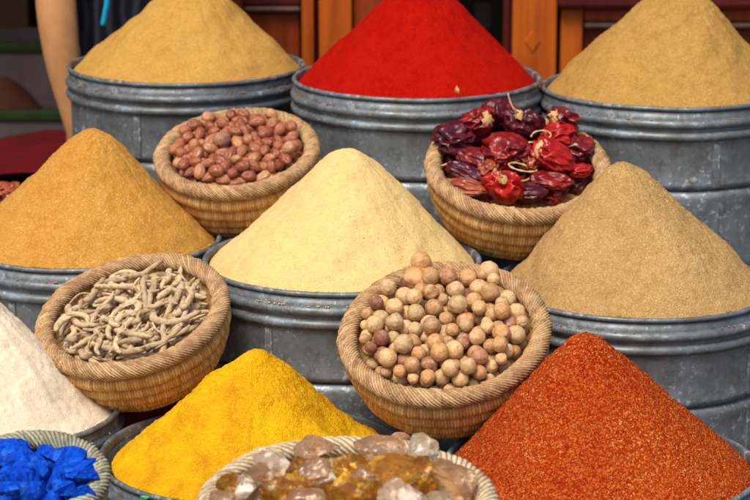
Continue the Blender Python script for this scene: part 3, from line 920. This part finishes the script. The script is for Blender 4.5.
# left leaf
dl = empty('carved_door', (X_(300), YD, GZ), 'orange-brown wooden door leaf between the yellow-tan and red cones', 'door')
def dpart(name, u0, u1, v0, v1, y0, mat, root, z0=None, z1=None, bev=.006, dep=.05):
    lo = Vector((X_(u0), YD + y0, Z_(v1) if z0 is None else z0)); hi = Vector((X_(u1), YD + y0 + dep, Z_(v0) if z1 is None else z1))
    o = box(name, lo, hi, mat, root, bev)
    o.matrix_parent_inverse = Matrix.Translation(-root.location)
    return o
zl = GZ + .01
dpart('stile', 200, 243, 0, 0, .0, WOOD_R, dl, zl, zt)
dpart('panel', 243.5, 299.5, 14, 0, .028, WOOD_R, dl, zl)
dpart('moulding', 243.5, 301, 7, 13, .004, WOOD_G, dl, bev=.008)
dpart('rail', 243.5, 301, 0, 6.5, .012, WOOD_DR, dl, None, zt)  # overhang shade at the door top, put into the rail's dark colour
dpart('stile', 301.5, 314, 0, 0, .008, WOOD_O, dl, zl, zt)
dpart('stile', 319, 352, 0, 0, -.006, WOOD_O, dl, zl, zt)
dpart('panel', 314.5, 318.5, 0, 0, .034, WOOD_DR, dl, zl, zt)
dpart('stile', 352.5, 452, 0, 0, .02, WOOD_R, dl, zl, zt)
dr = empty('carved_door', (X_(640), YD, GZ), 'orange-brown wooden door leaf with panel behind the tan cone', 'door')
dpart('stile', 504, 511.5, 0, 0, .03, WOOD_DR, dr, zl, zt)
dpart('stile', 512, 556, 0, 0, -.02, WOOD_O, dr, zl, zt)
dpart('stile', 560.5, 583, 0, 0, .004, WOOD_O, dr, zl, Z_(8))
dpart('panel', 556.5, 560, 0, 0, .035, WOOD_DR, dr, zl, Z_(8))
dpart('rail', 556.5, 900, 0, 8, -.03, WOOD_DR, dr, None, zt, .012)  # same shade along the door top, painted as darker wood
dpart('rail', 583.5, 900, 8.5, 22, .004, WOOD_R, dr)
dpart('moulding', 583.5, 900, 22.5, 29, -.004, WOOD_G, dr, bev=.008)
dpart('panel', 583.5, 900, 29.5, 0, .03, WOOD_R2, dr, zl)
# carved diamond on the broad stile
bm = bmesh.new()
cx, cz = X_(532), Z_(40)
for s_ in (1,):
    w, hgt = .018, .026
    ring = [bm.verts.new((cx + w * c, YD - .023, cz + hgt * s)) for c, s in ((0, 1), (1, 0), (0, -1), (-1, 0))]
    ring2 = [bm.verts.new((cx + w * .4 * c, YD - .010, cz + hgt * .4 * s)) for c, s in ((0, 1), (1, 0), (0, -1), (-1, 0))]
    ring3 = [bm.verts.new((cx + w * 1.15 * c, YD - .0195, cz + hgt * 1.15 * s)) for c, s in ((0, 1), (1, 0), (0, -1), (-1, 0))]
    for i in range(4):
        j = (i + 1) % 4
        bm.faces.new((ring3[i], ring3[j], ring[j], ring[i]))
        bm.faces.new((ring[i], ring[j], bm.verts.new(ring[j].co + Vector((0, .0035, 0))), bm.verts.new(ring[i].co + Vector((0, .0035, 0)))))
    bm.faces.new(ring)
o = link('carved_diamond', bm_mesh('carved_diamond', bm), WOOD_O, dr, smooth=False)
o.matrix_parent_inverse = Matrix.Translation(-dr.location)

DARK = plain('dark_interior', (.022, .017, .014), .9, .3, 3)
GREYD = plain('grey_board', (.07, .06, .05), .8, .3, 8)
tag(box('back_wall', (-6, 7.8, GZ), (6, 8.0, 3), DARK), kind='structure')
tag(box('shade_ceiling', (-6, 5.30, 1.0), (6, 7.79, 1.1), DARK), kind='structure')  # unseen slab added to darken the interior, carried forward to shade doors and crates
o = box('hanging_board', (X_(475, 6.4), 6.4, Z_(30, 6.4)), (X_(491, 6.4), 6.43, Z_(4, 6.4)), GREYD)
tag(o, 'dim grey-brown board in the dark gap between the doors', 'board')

# left background: crates on a rack, red cloth
MAUVE = plain('mauve_grey_board', (.10, .072, .068), .8, .25, 6)
GREENP = plain('green_painted_edge', (.016, .034, .009), .6, .3, 12)
BROWNS = plain('brown_powder', (.055, .018, .010), .95, .3, 20)
REDC = plain('dark_red_cloth', (.10, .0015, .003), .85, .35, 9)
BROWNW = wood('brown_cupboard_wood', (.05, .022, .006), (.085, .04, .011), (.11, .055, .018))
yb = 6.35
def crate(vt, vb, y, x0, x1, label, dep=.5):
    c = empty('crate', ((x0 + x1) / 2, y, Z_(vb, y)), label, 'crate', 'crates of the stall behind')
    zt_, zb_ = Z_(vt, y), Z_(vb, y)
    bm = bmesh.new()
    w = (x1 - x0) / 2; h_ = zt_ - zb_
    box_bm(bm, (-w, 0, 0), (w, .02, h_), .003); box_bm(bm, (-w, dep - .02, 0), (w, dep, h_), .003)
    box_bm(bm, (-w, .021, 0), (-w + .02, dep - .021, h_), .003); box_bm(bm, (w - .02, .021, 0), (w, dep - .021, h_), .003)
    box_bm(bm, (-w + .021, .021, .0), (w - .021, dep - .021, .02), .002)
    link('crate_wall', bm_mesh('crate_wall', bm), MAUVE, c, smooth=False)
    bm = bmesh.new(); box_bm(bm, (-w - .008, -.010, h_ + .001), (w + .008, .03, h_ + .026), .004)
    link('painted_edge', bm_mesh('painted_edge', bm), GREENP, c, smooth=False)
    return c
crate(52, 108, yb + .30, -1.65, -.86, 'upper mauve-grey crate with a green edge behind the forearm')
crate(120, 200, yb, -1.65, -.80, 'lower mauve-grey crate with a green edge above the red cloth', .28)
def mound(cx, cy, z, r, h, label):
    prof = [(.002, h)] + [(r * t, h * (1 - t ** 1.5)) for t in np.linspace(.08, 1, 14)]
    me = lathe('spice_mound', prof, 64, lambda rr, zz, a, k: (rr * (1 + .05 * noise.noise(Vector((math.cos(a), math.sin(a), k * .3)))), zz))
    return tag(link('spice_mound', me, BROWNS, loc=(cx, cy, z)), label, 'spice')
mound(X_(2, yb + .14), yb + .14, Z_(112, yb + .14), .115, .105, 'dark brown blurred mound in the lower crate')
# table under the crates
rk = empty('crate_table', (-1.25, yb, GZ), 'dark table carrying the crates behind the stall', 'table')
zt_ = Z_(200, yb)
tb = box('tabletop', (-.5, -.05, zt_ - GZ - .04), (.47, .30, zt_ - GZ - .002), DARKW, rk)
box('shelf_board', (-.5, .301, Z_(108, yb + .30) - GZ - .03), (.47, .85, Z_(108, yb + .30) - GZ - .002), DARKW, rk)
for sx in (-.46, .41):
    for sy in (-.03, .80):
        box('leg', (sx, sy, 0), (sx + .05, sy + .05, zt_ - GZ - .041 if sy < 0 else Z_(108, yb + .30) - GZ - .031), DARKW, rk)
cb = box('cupboard', (-2.2, 7.25, GZ), (X_(27, 7.2), 7.7, Z_(39, 7.2)), BROWNW)
cb.location.z = 0
tag(cb, 'dark brown cupboard side in the shade behind the crates', 'cupboard')
bm = bmesh.new(); box_bm(bm, (-2.2, 7.2, Z_(37, 7.2)), (X_(29, 7.2), 7.24, 1.0), .004)
tag(link('wooden_board', bm_mesh('wooden_board', bm), BROWNW, smooth=False), 'dim brown board at the top left corner', 'board')

def cloth(name, x0, x1, y0, y1, zfn, mat, label, cat, nx=60, ny=40, th=.006):
    verts, faces = [], []
    for side in (0, 1):
        for j in range(ny + 1):
            for i in range(nx + 1):
                s, t = i / nx, j / ny
                z = zfn(s, t)
                verts.append((x0 + (x1 - x0) * s, y0 + (y1 - y0) * t, z - side * th))
    N = (nx + 1) * (ny + 1)
    for j in range(ny):
        for i in range(nx):
            a = j * (nx + 1) + i
            q = (a, a + 1, a + nx + 2, a + nx + 1)
            faces.append(q); faces.append(tuple(N + k for k in reversed(q)))
    edge = [i for i in range(nx + 1)] + [j * (nx + 1) + nx for j in range(1, ny + 1)] + [ny * (nx + 1) + i for i in range(nx - 1, -1, -1)] + [j * (nx + 1) for j in range(ny - 1, 0, -1)]
    for k in range(len(edge)):
        a, b2 = edge[k], edge[(k + 1) % len(edge)]
        faces.append((b2, a, a + N, b2 + N))
    return tag(link(name, mesh(name, verts, faces), mat), label, cat)
y0 = 5.55
za, zb_ = Z_(188, y0), Z_(132, 5.95)
RED_T = Z_(165, 5.75)
cloth('red_cloth', -1.35, -.70, 5.50, 6.0,
      lambda s, t: Z_(180, 5.5) + .028 * s + (Z_(152, 6.0) + .05 * s - Z_(180, 5.5)) * t + .012 * noise.noise(Vector((s * 3, t * 3, 0))) + .005 * noise.noise(Vector((s * 9, t * 7, 3))),
      REDC, 'dark red cloth spread below the crates beside the forearm', 'cloth')
tt = empty('low_table', (-1.05, 5.75, GZ), 'low dark table under the red cloth', 'table')
ht = Z_(180, 5.5) - GZ - .05
box('tabletop', (-.3, -.24, ht - .03), (.33, .24, ht), DARKW, tt)
for sx in (-.28, .26):
    for sy in (-.22, .18): box('leg', (sx, sy, 0), (sx + .04, sy + .04, ht - .031), DARKW, tt)

# dark red cloth in the gap below the basket of roots
REDC2 = plain('deep_red_cloth', (.26, .012, .014), .9, .45, 22)
zc0 = P['f2'].z - .02
cloth('red_cloth', -.47, -.13, 3.72, 3.90, lambda s, t: zc0 - .06 + .09 * t + .012 * noise.noise(Vector((s * 6, t * 4, 5))), REDC2, 'deep red cloth in the gap under the basket of roots', 'cloth', 50, 24)

# ------------------------------------------------------------------ person
SKIN = M('skin')
f_ = SKIN.noise(40, 4)
SKIN.set(Base_Color=SKIN.mix(SKIN.ramp(SKIN.noise(14, 4, .6), [(.4, 0.), (.65, .6)]), SKIN.ramp(f_, [(.3, (.54, .25, .095)), (.7, (.63, .32, .14))]), (.52, .22, .075)), Roughness=.5, Subsurface_Weight=.08, Subsurface_Radius=(.01, .004, .002), Normal=SKIN.bump(SKIN.noise(150, 4), .15, .002))
SKIN = SKIN.m
def cloth_mat():
    m = M('dark_striped_cloth')
    w = m.n('TexWave', {'Vector': m.tc.outputs['Object'], 'Scale': 10., 'Distortion': 2.6, 'Detail': 2.}, wave_type='BANDS', bands_direction='X').outputs['Fac']
    col = m.ramp(w, [(.35, (.005, .006, .014)), (.65, (.016, .016, .028)), (.9, (.032, .029, .042))])
    return m.set(Base_Color=col, Roughness=.85, Specular_IOR_Level=.15, Normal=m.bump(m.noise(60, 4), .3, .004))
CLO = cloth_mat()
def skin_body(name, nodes, edges, mat, parent, root=0, sub=2):
    me = bpy.data.meshes.new(name)
    me.from_pydata([n[0] for n in nodes], edges, [])
    o = bpy.data.objects.new(name, me); C.objects.link(o)
    md = o.modifiers.new('s', 'SKIN')
    for i, n in enumerate(nodes):
        sv = me.skin_vertices[0].data[i]
        r = n[1]; sv.radius = r if isinstance(r, tuple) else (r, r); sv.use_root = (i == root)
    md.use_smooth_shade = True
    md2 = o.modifiers.new('u', 'SUBSURF'); md2.levels = sub; md2.render_levels = sub
    dg = bpy.context.evaluated_depsgraph_get()
    m2 = bpy.data.meshes.new_from_object(o.evaluated_get(dg))
    bpy.data.objects.remove(o)
    m2.materials.clear(); m2.materials.append(mat)
    return link(name, m2, mat, parent)
YP = 5.36
def L(u, v, y):                      # pixel at world depth y
    r = ray(u, v); return r * (y / r.y)
px = L(137, 60, YP).x
per = empty('person', (px, YP, GZ), 'person in dark striped clothes with one bare forearm hanging down behind the back tub', 'person')
def loc_(v): return tuple(Vector(v) - per.location)
ya = 5.20
elbow = L(54, -22, ya + .02); mid = L(57, 18, ya); m3_ = L(63, 65, ya); wrist = L(82, 150, ya + .01)
sh = Vector((px - .165, YP, GZ + 1.42)); shR = Vector((px + .15, YP, GZ + 1.42))
nodes = [((0, 0, .93), (.13, .09)), ((0, 0, 1.15), (.12, .085)), ((0, 0, 1.36), (.14, .09)), ((0, -.005, 1.50), .055), ((0, -.02, 1.58), .075), ((0, -.02, 1.70), .085),
         (loc_(sh), .058), (loc_(sh.lerp(elbow, .5)), .052), (loc_(elbow), .050), (loc_(mid), .0495), (loc_(m3_), .043), (loc_(wrist), (.028, .024)),
         (loc_(wrist + Vector((.02, 0, -.06))), (.040, .018)),
         (loc_(shR), .058), ((.165, .02, 1.17), .05), ((.16, .03, 1.02), .046), ((.10, -.16, .93), .03), ((.06, -.19, .90), (.036, .018)),
         ((-.10, 0, .86), .085), ((-.11, -.01, .48), .060), ((-.11, .02, .08), .042), ((-.12, -.14, .03), (.04, .025)),
         ((.10, 0, .86), .085), ((.11, -.01, .48), .060), ((.11, .02, .08), .042), ((.12, -.14, .03), (.04, .025))]
edges = [(0, 1), (1, 2), (2, 3), (3, 4), (4, 5), (2, 6), (6, 7), (7, 8), (8, 9), (9, 10), (10, 11), (11, 12), (2, 13), (13, 14), (14, 15), (15, 16), (16, 17), (0, 18), (18, 19), (19, 20), (20, 21), (0, 22), (22, 23), (23, 24), (24, 25)]
# fingers as chains rooted in each palm
for pi, sgn in ((12, 1), (17, -1)):
    pc = Vector(nodes[pi][0])
    for q, (dx, ln) in enumerate(((-.027, .070), (-.009, .080), (.009, .076), (.026, .060))):
        a = len(nodes)
        nodes += [(tuple(pc + Vector((dx, -.004, -.035))), .0095), (tuple(pc + Vector((dx * 1.05, -.012, -.035 - ln * .5))), .0088), (tuple(pc + Vector((dx * 1.05, -.003, -.035 - ln))), .0072)]
        edges += [(pi, a), (a, a + 1), (a + 1, a + 2)]
    a = len(nodes)
    nodes += [(tuple(pc + Vector((sgn * .036, -.012, .0))), .0115), (tuple(pc + Vector((sgn * .050, -.022, -.03))), .010), (tuple(pc + Vector((sgn * .050, -.022, -.058))), .008)]
    edges += [(pi, a), (a, a + 1), (a + 1, a + 2)]
skin_body('body', nodes, edges, SKIN, per)
# head: face features and hair
def ell(name, c, r, mat, parent, n=.0):
    bm = ico(3, lambda co: Vector((c[0] + co.x * r[0], c[1] + co.y * r[1], c[2] + co.z * r[2])))
    return link(name, bm_mesh(name, bm), mat, parent)
HAIR = plain('dark_hair', (.015, .012, .01), .6, .3, 60)
ell('hair', (0, .01, 1.745), (.098, .108, .085), HAIR, per)
ell('nose', (0, -.112, 1.655), (.014, .02, .024), SKIN, per)
for s_ in (-1, 1):
    ell('ear', (s_ * .088, 0, 1.655), (.012, .022, .034), SKIN, per)
    ell('eye', (s_ * .032, -.098, 1.678), (.014, .008, .009), plain('eye', (.5, .48, .45), .2, .05), per)
ell('mouth', (0, -.104, 1.612), (.026, .01, .007), plain('lips', (.35, .13, .09), .5, .1), per)
# loose garment
def loft(name, rings, mat, parent, seg=72, fold=.022):
    verts, faces = [], []
    for k, (cx, cy, z, rx, ry) in enumerate(rings):
        for i in range(seg):
            a = 2 * PI * i / seg
            w = fold * noise.noise(Vector((math.cos(a) * 4, math.sin(a) * 4, z * .8 + cx * 9))) + .4 * fold * noise.noise(Vector((math.cos(a) * 9, math.sin(a) * 9, z * 2)))
            verts.append((cx + (rx + w) * math.cos(a), cy + (ry + w) * math.sin(a), z))
    for k in range(len(rings) - 1):
        for i in range(seg):
            j = (i + 1) % seg
            faces.append((k * seg + i, k * seg + j, (k + 1) * seg + j, (k + 1) * seg + i))
    return link(name, mesh(name, verts, faces), mat, parent)
zs = np.linspace(.52, 1.40, 26)
tun = [(0, .01, z, .165 - .02 * (1.0 - (z - .52) / .88), .125) for z in zs] + [(0, 0, 1.45, .17, .10), (0, 0, 1.50, .08, .075)]
loft('tunic', tun, CLO, per)
for s_, e0, e1 in ((-1, Vector(nodes[6][0]), Vector(nodes[8][0])), (1, Vector(nodes[13][0]), Vector(nodes[15][0]))):
    pts = [e0.lerp(e1, t) for t in np.linspace(-.05, .93, 12)]
    link('sleeve', tube_me('sleeve', pts, [.062 - .003 * i / 11 for i in range(12)], 24, lambda i, a: 1 + .06 * noise.noise(Vector((math.cos(a), math.sin(a), i * .6))), caps=False), CLO, per)
    loft('trouser_leg', [(s_ * .075, .005, z, .068 - .01 * (1 - z), .085 - .02 * (1 - z)) for z in np.linspace(.09, .9, 16)], CLO, per, 40)
# cyan cord of the garment
CY = plain('cyan_cord', (.005, .36, .58), .6, .15, 60)
pts = [L(106, -60, YP - .15), L(107, -20, YP - .152), L(107, 4, YP - .155), L(105, 14, YP - .155), L(103, 25, YP - .155)]
fine = []
for i in range(len(pts) - 1):
    for t in np.linspace(0, 1, 6)[:-1]: fine.append(pts[i].lerp(pts[i + 1], t))
fine.append(pts[-1])
o = link('cord', tube_me('cord', [p - per.location for p in fine], [.0095] * len(fine), 10, lambda i, a: .5 + .5 * abs(math.cos(a))), CY, per)

# ------------------------------------------------------------------ light, world, camera
w = bpy.data.worlds.new('World'); scene.world = w; w.use_nodes = True
nt = w.node_tree
sky = nt.nodes.new('ShaderNodeTexSky'); sky.sky_type = 'NISHITA'; sky.sun_disc = False; sky.dust_density = 4.0; sky.ozone_density = .6
EL, AZ = R_(58), R_(205)          # sun direction: high, over the camera's left shoulder
sky.sun_elevation = EL; sky.sun_rotation = AZ
nt.links.new(sky.outputs[0], nt.nodes['Background'].inputs[0])
nt.nodes['Background'].inputs[1].default_value = .10
sd = bpy.data.lights.new('sun', 'SUN'); sd.energy = 2.0; sd.angle = R_(20); sd.color = (1, .93, .83)
so = bpy.data.objects.new('sun', sd); C.objects.link(so)
dirv = Vector((math.sin(AZ) * math.cos(EL), math.cos(AZ) * math.cos(EL), math.sin(EL)))
so.rotation_euler = dirv.to_track_quat('Z', 'Y').to_euler()
cam = bpy.data.cameras.new('camera'); co = bpy.data.objects.new('camera', cam); C.objects.link(co)
co.location = (0, 0, 0); co.rotation_euler = (R_(90) - PITCH, 0, 0)
cam.sensor_width = 36; cam.lens = F / 750 * 36; cam.clip_end = 200
cam.dof.use_dof = True; cam.dof.focus_distance = 3.68; cam.dof.aperture_fstop = 7.0
scene.camera = co
scene.view_settings.view_transform = 'Standard'; scene.view_settings.look = 'None'
scene.view_settings.exposure = 0.47; scene.view_settings.gamma = 1
